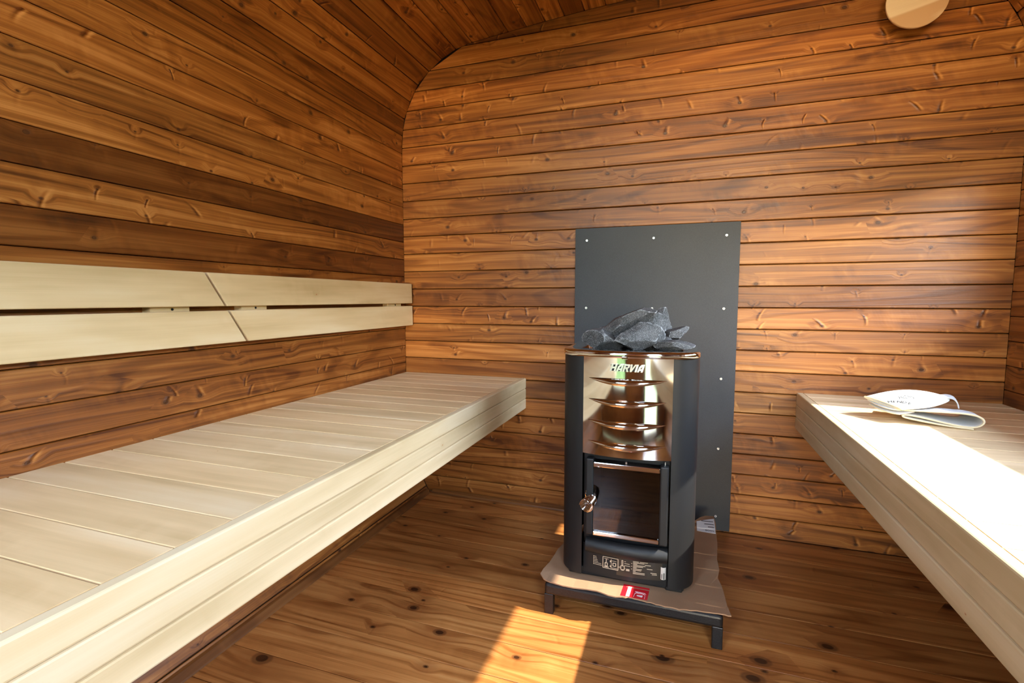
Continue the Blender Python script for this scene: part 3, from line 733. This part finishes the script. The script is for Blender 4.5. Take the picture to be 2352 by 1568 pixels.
for i in range(6): z = 1.13 - i * .058; pbar(-2.79, -2.76, z, .018); pbar(-2.745, -2.68 + (.02 * i if i < 4 else .02 * i + .10), z, .009)
pframe(-2.44, -1.90, .78, 1.19); pbar(-2.40, -2.24, 1.13, .008); pvert(-2.32, 1.0, 1.13, .014); pframe(-2.36, -2.28, .86, .98, .014); pbar(-2.40, -2.23, .83, .016)
pvert(-2.14, .82, 1.14, .010); pbar(-2.18, -1.96, 1.09, .008); pframe(-2.08, -1.98, .91, 1.02, .014); pbar(-2.19, -2.14, 1.06, .03); pbar(-2.19, -2.14, .88, .03); pbar(-2.12, -1.93, .84, .006); pbar(-2.12, -1.93, .81, .005)
pframe(-1.77, -1.73, 1.0, 1.18, .010); pframe(-1.80, -1.68, .84, .98, .012); pbar(-1.78, -1.70, .82, .012); pbar(-1.62, -1.50, .88, .012); pbar(-1.62, -1.50, .84, .022); pbar(-1.67, -1.64, .90, .006)
for i, w in enumerate((.05, .18, .20)): pbar(-1.68, -1.68 + w, 1.15 - i * .075, .009)
pbar(-1.88, -1.80, .93, .008); pbar(-1.88, -1.80, .89, .008)
for i, w in enumerate((.50, .38, .60, .42, .34, .66, .30, .28, .80, .40, .40)): pbar(-1.38, -1.38 + w, 1.20 - i * .044, .011)
for z in (1.12, 1.02, .92): pbar(-1.44, -1.41, z, .012)
pbar(-.74, -.57, .80, .012)
for x0, x1 in ((-2.72, -2.62), (-2.58, -2.42), (-2.38, -2.28), (-2.22, -2.12), (-2.08, -1.9)): pbar(x0, x1, 1.262, .02)
mesh_obj('label_print', PR, PRF, M_PRINT, lab)
bc = bowed('silver_sticker', M_SILVER, lab, -.47, -.28, .66, 1.10, APY - .03, .055, n=3, thick=.004)
V = []; F = []
for x, w_, z0_, z1_ in ((-.40, .010, .70, .88), (-.335, .016, .69, .92)):               # print too small to read
    n = len(V); y = -8.262; V += [S(x - w_, y, z0_), S(x + w_, y, z0_), S(x + w_, y, z1_), S(x - w_, y, z1_)]; F.append((n, n + 1, n + 2, n + 3))
mesh_obj('sticker_print', V, F, M_INK, bc)
# ash drawer front: half-round black roll
V = []; F = []; n = 14; K = 12
for i in range(n + 1):
    x = -3.06 + (2.83) * i / n; yb = -8.22 - .14 * (1 - ((x + 1.65) / 1.42) ** 2)
    for k in range(K):
        a = math.radians(-88 + 170 * k / (K - 1)); V.append(S(x, yb - .26 * math.cos(a), 1.56 + .28 * math.sin(a)))
for i in range(n):
    for k in range(K - 1): a = i * K + k; F.append((a, a + K, a + K + 1, a + 1))
    F.append((i * K, i * K + K - 1, (i + 1) * K + K - 1, (i + 1) * K))
F += [tuple(range(K)), tuple(range(n * K, n * K + K))[::-1]]
ash = mesh_obj('ash_drawer', V, F, M_FRAME, stove, smooth=True)
for p in ash.data.polygons:
    if len(p.vertices) > 4: p.use_smooth = False
# glass door
door_o = sbx('door', M_FRAME, stove, -3.04, -2.78, -8.62, -8.25, 2.08, 4.84, .004, 2)
sbx('door_stile', M_FRAME, door_o, -.53, -.26, -8.62, -8.25, 2.04, 4.80, .004, 2)
sbx('door_rail', M_CHROME, door_o, -2.78, -.53, -8.63, -8.52, 4.56, 4.74, .003, 2)
sbx('door_rail', M_CHROME, door_o, -2.78, -.53, -8.63, -8.52, 2.08, 2.24, .003, 2)
sbx('glass', M_STOVEGLASS, door_o, -2.78, -.53, -8.55, -8.51, 2.24, 4.56)
# inside of the firebox
sbx('firebox_sill', M_RAW, stove, -2.84, -.51, -8.35, -8.15, 2.2, 2.52, .003)
sbx('firebox_floor', M_SOOT, stove, -2.84, -.51, -8.14, -6.2, 1.96, 2.12)
for i in range(8): sbx('grate_bar', M_RAW, stove, -2.6 + .27 * i, -2.5 + .27 * i, -8.1, -6.6, 2.12, 2.19, .001, 1)
# door pin, screw
sbx('hinge_pin', M_SCREW, door_o, -.40, -.37, -8.40, -8.36, 4.80, 4.90); sbx('door_screw', M_SCREW, door_o, -1.69, -1.63, -8.60, -8.54, 4.76, 4.84, .001, 1)
# spring handle
hp = []; turns = 9; N = turns * 14
A0 = S(-2.80, -8.62, 3.40); A1 = S(-2.91, -9.25, 3.38); ax = (A1 - A0).normalized(); e1 = ax.cross(Z).normalized(); e2 = ax.cross(e1)
for i in range(N + 1):
    t = i / N; a = t * turns * 2 * math.pi; r = (.16 + .07 * t) * P
    hp.append(A0.lerp(A1, t) + (e1 * math.cos(a) + e2 * math.sin(a)) * r)
hd = tube('spring_handle', M_CHROME, door_o, hp, .0014, 7)
tube('handle_hook', M_CHROME, hd, [S(-3.03, -8.60, 3.42), S(-3.04, -8.66, 3.55), S(-3.03, -8.60, 3.66), S(-3.0, -8.5, 3.6)], .0016, 7)
# polished bowed front
FY, FB = -8.46, .24
def f_y(x): return FY - FB * (1 - ((x + 1.7) / 1.5) ** 2)
chrome = bowed('front_panel', M_CHROME, stove, -3.19, -.20, 4.99, 8.45, FY, FB, n=36, thick=.05)
for z0 in (7.70, 6.965, 6.21, 5.475):
    V = []; F = []; n = 32; K = 7
    for i in range(n + 1):
        t = -1 + 2 * i / n; x = -1.69 + 1.315 * t; e = max(0.0, 1 - abs(t) ** 2.2)
        for k in range(K):
            s = k / (K - 1)                      # 0 at the top line, 1 at the lower lip
            V.append(S(x, f_y(x) - .004 - e * .13 * math.sin(s * math.pi * .80) ** .85, z0 + .03 * e - s * .245 * e))
        V.append(S(x, f_y(x) + .0, z0 + .03 * e - .25 * e))
    K1 = K + 1
    for i in range(n):
        for k in range(K): a = i * K1 + k; F.append((a, a + K1, a + K1 + 1, a + 1))
    o = mesh_obj('louvre', V, F, M_CHROME, chrome, smooth=True)
# raised maker's name, sheared block capitals as strokes in a 1 x 1 cell
def letter(polys, x0, w, h=.255, zb=7.975):
    for poly in polys:
        n = len(LV); k = len(poly)
        for dy in (-.035, .0):
            for (a, b) in poly:
                x = x0 + a * w + (b - .5) * .075; LV.append(S(x, f_y(x) + dy - .004, zb + b * h))
        LF.append(tuple(range(n, n + k))); LF.append(tuple(range(n + k, n + 2 * k))[::-1])
        for i in range(k): LF.append((n + i, n + (i + 1) % k, n + k + (i + 1) % k, n + k + i))
sw = .32
Hh = [[(0, 0), (sw, 0), (sw, 1), (0, 1)], [(1 - sw, 0), (1, 0), (1, 1), (1 - sw, 1)], [(sw, .40), (1 - sw, .40), (1 - sw, .62), (sw, .62)]]
Aa = [[(1 - sw, 0), (1, 0), (1, 1), (1 - sw, 1)], [(0, 0), (sw, 0), (sw + .06, .45), (1 - sw, .82), (1 - sw, 1), (.42, .97), (.12, .70)], [(sw - .02, .22), (1 - sw, .22), (1 - sw, .42), (sw + .02, .42)]]
Rr = [[(0, 0), (sw, 0), (sw, 1), (0, 1)], [(sw, .80), (.85, .80), (.98, .90), (.85, 1), (sw, 1)], [(.72, .52), (1.0, .62), (1.0, .90), (.85, 1), (.70, .82)], [(sw, .42), (.78, .42), (1.0, .60), (.70, .62), (sw, .60)], [(.45, .44), (.72, .48), (1.05, 0), (.70, 0)]]
Vv = [[(0, 1), (.34, 1), (.50, .0), (.22, 0)], [(.22, 0), (.50, 0), (1.0, 1), (.70, 1)]]
Ii = [[(0, 0), (1, 0), (1, 1), (0, 1)]]
LV = []; LF = []
for L_, x0, w in ((Hh, -2.225, .20), (Aa, -2.01, .19), (Rr, -1.80, .19), (Vv, -1.60, .20), (Ii, -1.40, .065), (Aa, -1.32, .18)): letter(L_, x0, w)
mesh_obj('maker_name', LV, LF, M_NAME, chrome)
NB = 24; mesh_obj('name_shadow', [S(x, f_y(x) + dy, 7.99 + t * .215) for x, t in [(-2.22 + 1.06 * i / NB, t) for i in range(NB + 1) for t in (0, 1)] for dy in (-.012, -.002)],
         [q for i in range(NB) for a in (4 * i,) for q in ((a, a + 4, a + 6, a + 2), (a, a + 1, a + 5, a + 4), (a + 2, a + 6, a + 7, a + 3))], M_BLACK, chrome)  # black strip stands for shadow and dark reflection between the letters
# lid with stone basket
def rrect(x0, x1, y0, y1, rf, rb, n=8, bow=0.0):
    pts = []
    for (cx, cy, a0, r) in ((x1 - rf, y0 + rf, -90, rf), (x1 - rb, y1 - rb, 0, rb), (x0 + rb, y1 - rb, 90, rb), (x0 + rf, y0 + rf, 180, rf)):
        for k in range(n + 1):
            a = math.radians(a0 + 90 * k / n); pts.append([cx + r * math.cos(a), cy + r * math.sin(a)])
    if bow:
        extra = []
        for k in range(1, 12):
            t = k / 12; x = x0 + rf + (x1 - x0 - 2 * rf) * t; extra.append([x, y0 - bow * (1 - ((x + 1.7) / 1.6) ** 2) if abs(x + 1.7) < 1.6 else y0])
        pts = pts + extra
    return pts
def ring(name, mat, parent, levels, close_bottom=False):
    V = []; F = []; k = len(levels[0][0])
    for pts, z in levels: V += [S(x, y, z) for x, y in pts]
    for l in range(len(levels) - 1):
        for i in range(k): F.append((l * k + i, l * k + (i + 1) % k, (l + 1) * k + (i + 1) % k, (l + 1) * k + i))
    if close_bottom: F.append(tuple(range((len(levels) - 1) * k, len(levels) * k)))
    return mesh_obj(name, V, F, mat, parent, smooth=True)
e = .06
def lev(d, rf=.85, rb=.75, b=.22): return rrect(-1.7 - HW - e + d, -1.7 + HW + e - d, YFc - .04 - e + d, YB + e - d, rf - d * .6, rb - d * .6, bow=b)
# equalise point counts (bow adds 11 points to every level)
def inner(x0, x1, y0, y1, r): return rrect(x0, x1, y0, y1, r, r, bow=.0001)
lid = ring('lid', M_CHROME, stove, [(lev(.02), 8.43), (lev(0), 8.47), (lev(0), 8.58), (lev(.03), 8.63), (lev(.08), 8.65), (lev(.16), 8.655), (inner(-3.62, .22, -8.02, -4.55, .8), 8.655),
      (inner(-3.56, .16, -7.96, -4.61, .75), 8.63), (inner(-3.46, .06, -7.86, -4.71, .7), 8.35)])
ring('stone_basket', M_SOOT, stove, [(inner(-3.45, .05, -7.85, -4.72, .68), 8.40), (inner(-3.40, 0, -7.80, -4.77, .66), 8.22)], close_bottom=True)
for i in range(13):
    x = -3.28 + i * .262; c = S(x, -8.20 - .10 * (1 - ((x + 1.7) / 1.7) ** 2), 8.657)
    bm = bmesh.new(); bmesh.ops.create_cone(bm, cap_ends=True, radius1=.0052, radius2=.0052, depth=.001, segments=16, matrix=Matrix.Translation(c)); from_bm('vent_hole', bm, M_VOID, lid)
sbx('lid_clip', M_CHROME, lid, -1.86, -1.66, -8.78, -8.70, 8.40, 8.47, .001, 1)

# ------------------------------------------------------------------ stones
def stone(name, c, half, rot, seed, label, cuts=11):
    r = random.Random(seed); bm = bmesh.new(); bmesh.ops.create_icosphere(bm, subdivisions=5, radius=1.0)
    planes = []
    for _ in range(cuts):
        n = Vector((r.gauss(0, 1), r.gauss(0, 1), r.gauss(0, 1))).normalized(); planes.append((n, r.uniform(.48, .78)))
    sd = Vector((seed * 3.1, seed * 1.7, 0))
    for v in bm.verts:
        p = v.co.copy()
        for n, d in planes:
            k = p.dot(n)
            if k > d: p -= n * (k - d)
        p *= 1.30
        p += p.normalized() * (.06 * noise.noise(p * 1.7 + sd) + .03 * noise.noise(p * 6 + sd) + .016 * noise.noise(p * 15 + sd))
        v.co = Vector((p.x * half[0], p.y * half[1], p.z * half[2])) * P
    o = from_bm(name, bm, M_STONE, None, smooth=True)
    o.location = W3(*c); o.rotation_euler = [math.radians(a) for a in rot]
    return tag(o, label, 'stone', 'stones heaped on the stove')
ST = [((-1.76, -7.0, 9.66), (.86, .50, .25), (14, -27, -8), 1, 'long flat stone lying tilted on the very top of the heap'),
      ((-.72, -6.2, 9.45), (.36, .36, .52), (5, 18, 20), 12, 'narrow pointed stone at the back right below the top slab'),
      ((-1.02, -6.75, 9.20), (.60, .42, .58), (0, 10, 10), 23, 'tall rounded stone standing behind the biggest front stone'),
      ((-1.44, -7.55, 8.98), (.74, .38, .46), (-8, -14, 4), 4, 'biggest stone, at the front centre of the heap'),
      ((-2.66, -7.38, 8.88), (.64, .42, .35), (0, 8, 5), 15, 'broad stone at the front left corner of the stove top'),
      ((-2.62, -6.55, 9.12), (.34, .34, .30), (20, 30, 40), 6, 'small stone peeping up behind the front left stone'),
      ((-2.08, -6.9, 9.05), (.48, .36, .28), (0, -14, 10), 27, 'low stone between the front left stone and the biggest one'),
      ((-.26, -6.7, 9.13), (.50, .40, .27), (10, -24, -6), 8, 'wedge stone tilted up at the right side of the heap'),
      ((-.16, -7.5, 8.80), (.60, .32, .19), (0, 2, 4), 19, 'thin flat stone lying lowest at the front right'),
      ((-.62, -7.0, 8.78), (.32, .32, .26), (0, 10, 40), 10, 'small dark stone wedged behind the thin flat front right stone'),
      ((-1.85, -6.0, 8.80), (.50, .45, .42), (0, 0, 30), 33, 'shaded stone in the hollow under the tilted top slab'),
      ((-2.4, -5.6, 8.75), (.6, .5, .42), (0, 0, 60), 34, 'mostly hidden stone at the rear left of the heap'),
      ((-.7, -5.5, 8.8), (.6, .5, .42), (0, 0, 10), 35, 'mostly hidden stone at the rear right of the heap')]
for c, h, ro, sd, lb in ST: stone('sauna_stone', c, h, ro, sd, lb)

# ------------------------------------------------------------------ felt on the right bench
def ribbon(name, mat, parent, front, backs, thick=.045, sub=5):
    """felt sheet: polyline 'front' of (x,y,z) u, swept through the list of rear polylines; thickened"""
    rows = [front] + backs; fine = []
    def smooth(pts, it=2):
        for _ in range(it):
            q = [pts[0]]
            for a, b in zip(pts, pts[1:]): q += [a.lerp(b, .25), a.lerp(b, .75)]
            pts = q + [pts[-1]]
        return pts
    rows = [smooth([Vector(p) for p in r]) for r in rows]
    dense_rows = []
    for a, b in zip(rows, rows[1:]):
        for k in range(sub): dense_rows.append([p.lerp(q, k / sub) for p, q in zip(a, b)])
    dense_rows.append(rows[-1]); n = len(rows[0]); V = [W3(*p) for r in dense_rows for p in r]
    F = [(j * n + i, j * n + i + 1, (j + 1) * n + i + 1, (j + 1) * n + i) for j in range(len(dense_rows) - 1) for i in range(n - 1)]
    o = mesh_obj(name, V, F, mat, parent, smooth=True)
    m = o.modifiers.new('thick', 'SOLIDIFY'); m.thickness = thick * P; m.offset = 0
    return o, [W3(*p) for p in dense_rows[0]]
mat_t = empty('felt_seat_mat'); tag(mat_t, 'cream felt seat mat folded in layers, lying under the printed felt on the sunny bench', 'mat')
FP = [(7.02, -5.02, 6.60), (7.30, -5.12, 6.56), (7.9, -5.28, 6.60), (8.5, -5.40, 6.63), (9.0, -5.52, 6.64), (9.30, -5.60, 6.58), (9.42, -5.62, 6.42), (9.28, -5.60, 6.24), (9.0, -5.52, 6.19),
      (8.5, -5.40, 6.25), (7.9, -5.25, 6.37), (7.45, -5.12, 6.42), (7.34, -5.10, 6.36), (7.45, -5.12, 6.30), (7.9, -5.25, 6.24), (8.5, -5.40, 6.17), (9.15, -5.58, 6.155)]
FB1 = [(x + .25, y + 1.0, 6.16 + (z - 6.16) * .85) for x, y, z in FP]
FB2 = [(x + .42 - (x - 7) * .12, y + 1.75, 6.16 + (z - 6.16) * .55) for x, y, z in FP]
o, edge = ribbon('felt', M_FELT, mat_t, FP, [FB1, FB2]); tube('stitched_edge', M_STITCH, mat_t, edge, .0026, 6)
hat = empty('felt_sauna_hat'); tag(hat, 'printed cream felt hat, folded and lying on top of the felt seat mat', 'hat')
# lower folded flap, open to the front left
LP = [(6.62, -4.05, 6.72), (6.68, -4.75, 6.66), (6.90, -5.15, 6.62), (7.20, -5.32, 6.60), (7.34, -5.38, 6.66), (7.26, -5.36, 6.73), (7.0, -5.2, 6.77), (6.72, -4.8, 6.80), (6.55, -4.1, 6.84)]
def sec(a, b, h, zf):     # section of the hat: flattened tube from a (rear) to b (front)
    a = Vector(a); b = Vector(b); m = (a + b) / 2
    return a, b, h
SECT = [((6.50, -4.15, 6.80), (7.24, -5.36, 6.62), .05), ((7.0, -3.95, 6.93), (7.55, -5.36, 6.66), .10), ((7.5, -3.8, 7.02), (7.95, -5.2, 6.70), .13), ((8.0, -3.7, 7.06), (8.35, -4.95, 6.74), .13),
        ((8.5, -3.75, 7.04), (8.70, -4.65, 6.80), .10), ((8.85, -3.95, 6.98), (8.95, -4.45, 6.86), .05), ((9.0, -4.10, 6.93), (9.02, -4.25, 6.90), .02)]
V = []; F = []; KN = 28
for (a, b, h) in SECT:
    a = Vector(a); b = Vector(b)
    for k in range(KN):
        t = 2 * math.pi * k / KN; c = a.lerp(b, .5 - .5 * math.cos(t)); c.z += h * math.sin(t) * (1 if math.sin(t) > 0 else .9); V.append(W3(*c))
for j in range(len(SECT) - 1):
    for k in range(KN): F.append((j * KN + k, j * KN + (k + 1) % KN, (j + 1) * KN + (k + 1) % KN, (j + 1) * KN + k))
F.append(tuple(range((len(SECT) - 1) * KN, len(SECT) * KN)))
hb = mesh_obj('felt', V, F, M_FELT, hat, smooth=True)
m = hb.modifiers.new('sub', 'SUBSURF'); m.levels = m.render_levels = 1
m = hb.modifiers.new('thick', 'SOLIDIFY'); m.thickness = .04 * P; m.offset = -1
tube('stitched_edge', M_STITCH, hat, [V[k % KN] for k in range(KN + 1)], .0024, 6)
o, edge = ribbon('inner_flap', M_FELT, hat, [(6.58, -4.2, 6.70), (6.70, -4.80, 6.62), (6.95, -5.15, 6.58), (7.2, -5.25, 6.57)], [[(7.4, -3.9, 6.78), (7.5, -4.3, 6.72), (7.6, -4.8, 6.68), (7.7, -5.1, 6.66)]], .04)
o, edge = ribbon('inner_flap', M_FELT, hat, [(6.62, -4.3, 6.56), (6.72, -4.85, 6.50), (6.95, -5.2, 6.46), (7.22, -5.28, 6.44)], [[(7.4, -3.9, 6.60), (7.5, -4.3, 6.56), (7.6, -4.8, 6.54), (7.7, -5.1, 6.52)]], .04)
tube('stitched_edge', M_STITCH, hat, edge, .0020, 6)
o, edge = ribbon('tail_loop', M_FELT, hat, [(8.72, -4.35, 6.88), (8.92, -4.36, 6.95), (9.06, -4.48, 6.93), (9.10, -4.62, 6.80), (9.06, -4.78, 6.67)],
       [[(8.80, -3.85, 6.92), (9.06, -3.78, 6.99), (9.24, -3.9, 6.96), (9.30, -4.05, 6.82), (9.26, -4.25, 6.68)]], .035)
# print on the hat, draped on the felt
bpy.context.view_layer.update(); dg = bpy.context.evaluated_depsgraph_get(); ev = hb.evaluated_get(dg); bvh = BVHTree.FromObject(ev, dg)
def drape(o, dz=.0006):
    for v in o.data.vertices:
        hit = bvh.ray_cast(Vector((v.co.x, v.co.y, 1.2)), Vector((0, 0, -1)))
        if hit[0]: v.co.z = hit[0].z + dz + (v.co.z)
pr_ang = math.radians(-16)
for i, ch in enumerate('MENDE'):
    c = W3(7.06 + .125 * i, -4.82 - .055 * i - .008 * (i - 2) ** 2, 0); c.z = 0
    o = text_mesh(ch, .0165, M_INK, 'print', hat, Matrix.Translation(c) @ Matrix.Rotation(pr_ang - .09 * (i - 2), 4, 'Z'), .0001); drape(o)
def drape_tube(pts, r=.0005):
    q = []
    for x, y in pts:
        w = W3(x + EX, y + EY, 0); hit = bvh.ray_cast(Vector((w.x, w.y, 1.2)), Vector((0, 0, -1))); q.append(Vector((w.x, w.y, (hit[0].z if hit[0] else .6) + .0006)))
    return tube('print', M_INK, hat, q, r, 5)
EX, EY = .16, -.12
drape_tube([(7.30, -4.48), (7.38, -4.36), (7.52, -4.38), (7.58, -4.50), (7.48, -4.60), (7.34, -4.58), (7.30, -4.48)])
drape_tube([(7.36, -4.48), (7.44, -4.40), (7.53, -4.49), (7.44, -4.56), (7.36, -4.48)])
drape_tube([(7.22, -4.62), (7.26, -4.52), (7.24, -4.42)]); drape_tube([(7.60, -4.42), (7.66, -4.54), (7.62, -4.64)])

# ------------------------------------------------------------------ round vent on the back wall
vt = empty('air_vent', W3(8.42, -1.0, 22.10)); tag(vt, 'round pale pine vent disc standing off the upper right of the back wall', 'vent')
bm = bmesh.new(); bmesh.ops.create_cone(bm, cap_ends=True, radius1=1.043 * P, radius2=1.043 * P, depth=.10 * P, segments=72, matrix=Matrix.Translation((0, .05 * P, 0)) @ Matrix.Rotation(math.radians(90), 4, 'X'))
bmesh.ops.bevel(bm, geom=[e_ for e_ in bm.edges if e_.calc_face_angle(0) > 1], offset=.0012, segments=2, affect='EDGES')
go = goff(); dk = from_bm('disc', bm, M_VENT, vt)
a = dk.data.attributes.new('grain', 'FLOAT_VECTOR', 'POINT')
for i, v in enumerate(dk.data.vertices): a.data[i].vector = (v.co.x * .9 + v.co.z * .25 + go.x, v.co.z - v.co.x * .25 + go.y, v.co.y + go.z)
bm = bmesh.new(); bmesh.ops.create_cone(bm, cap_ends=True, radius1=.35 * P, radius2=.35 * P, depth=.88 * P, segments=32, matrix=Matrix.Translation((0, .55 * P, 0)) @ Matrix.Rotation(math.radians(90), 4, 'X'))
from_bm('stem', bm, M_TRIM, vt)
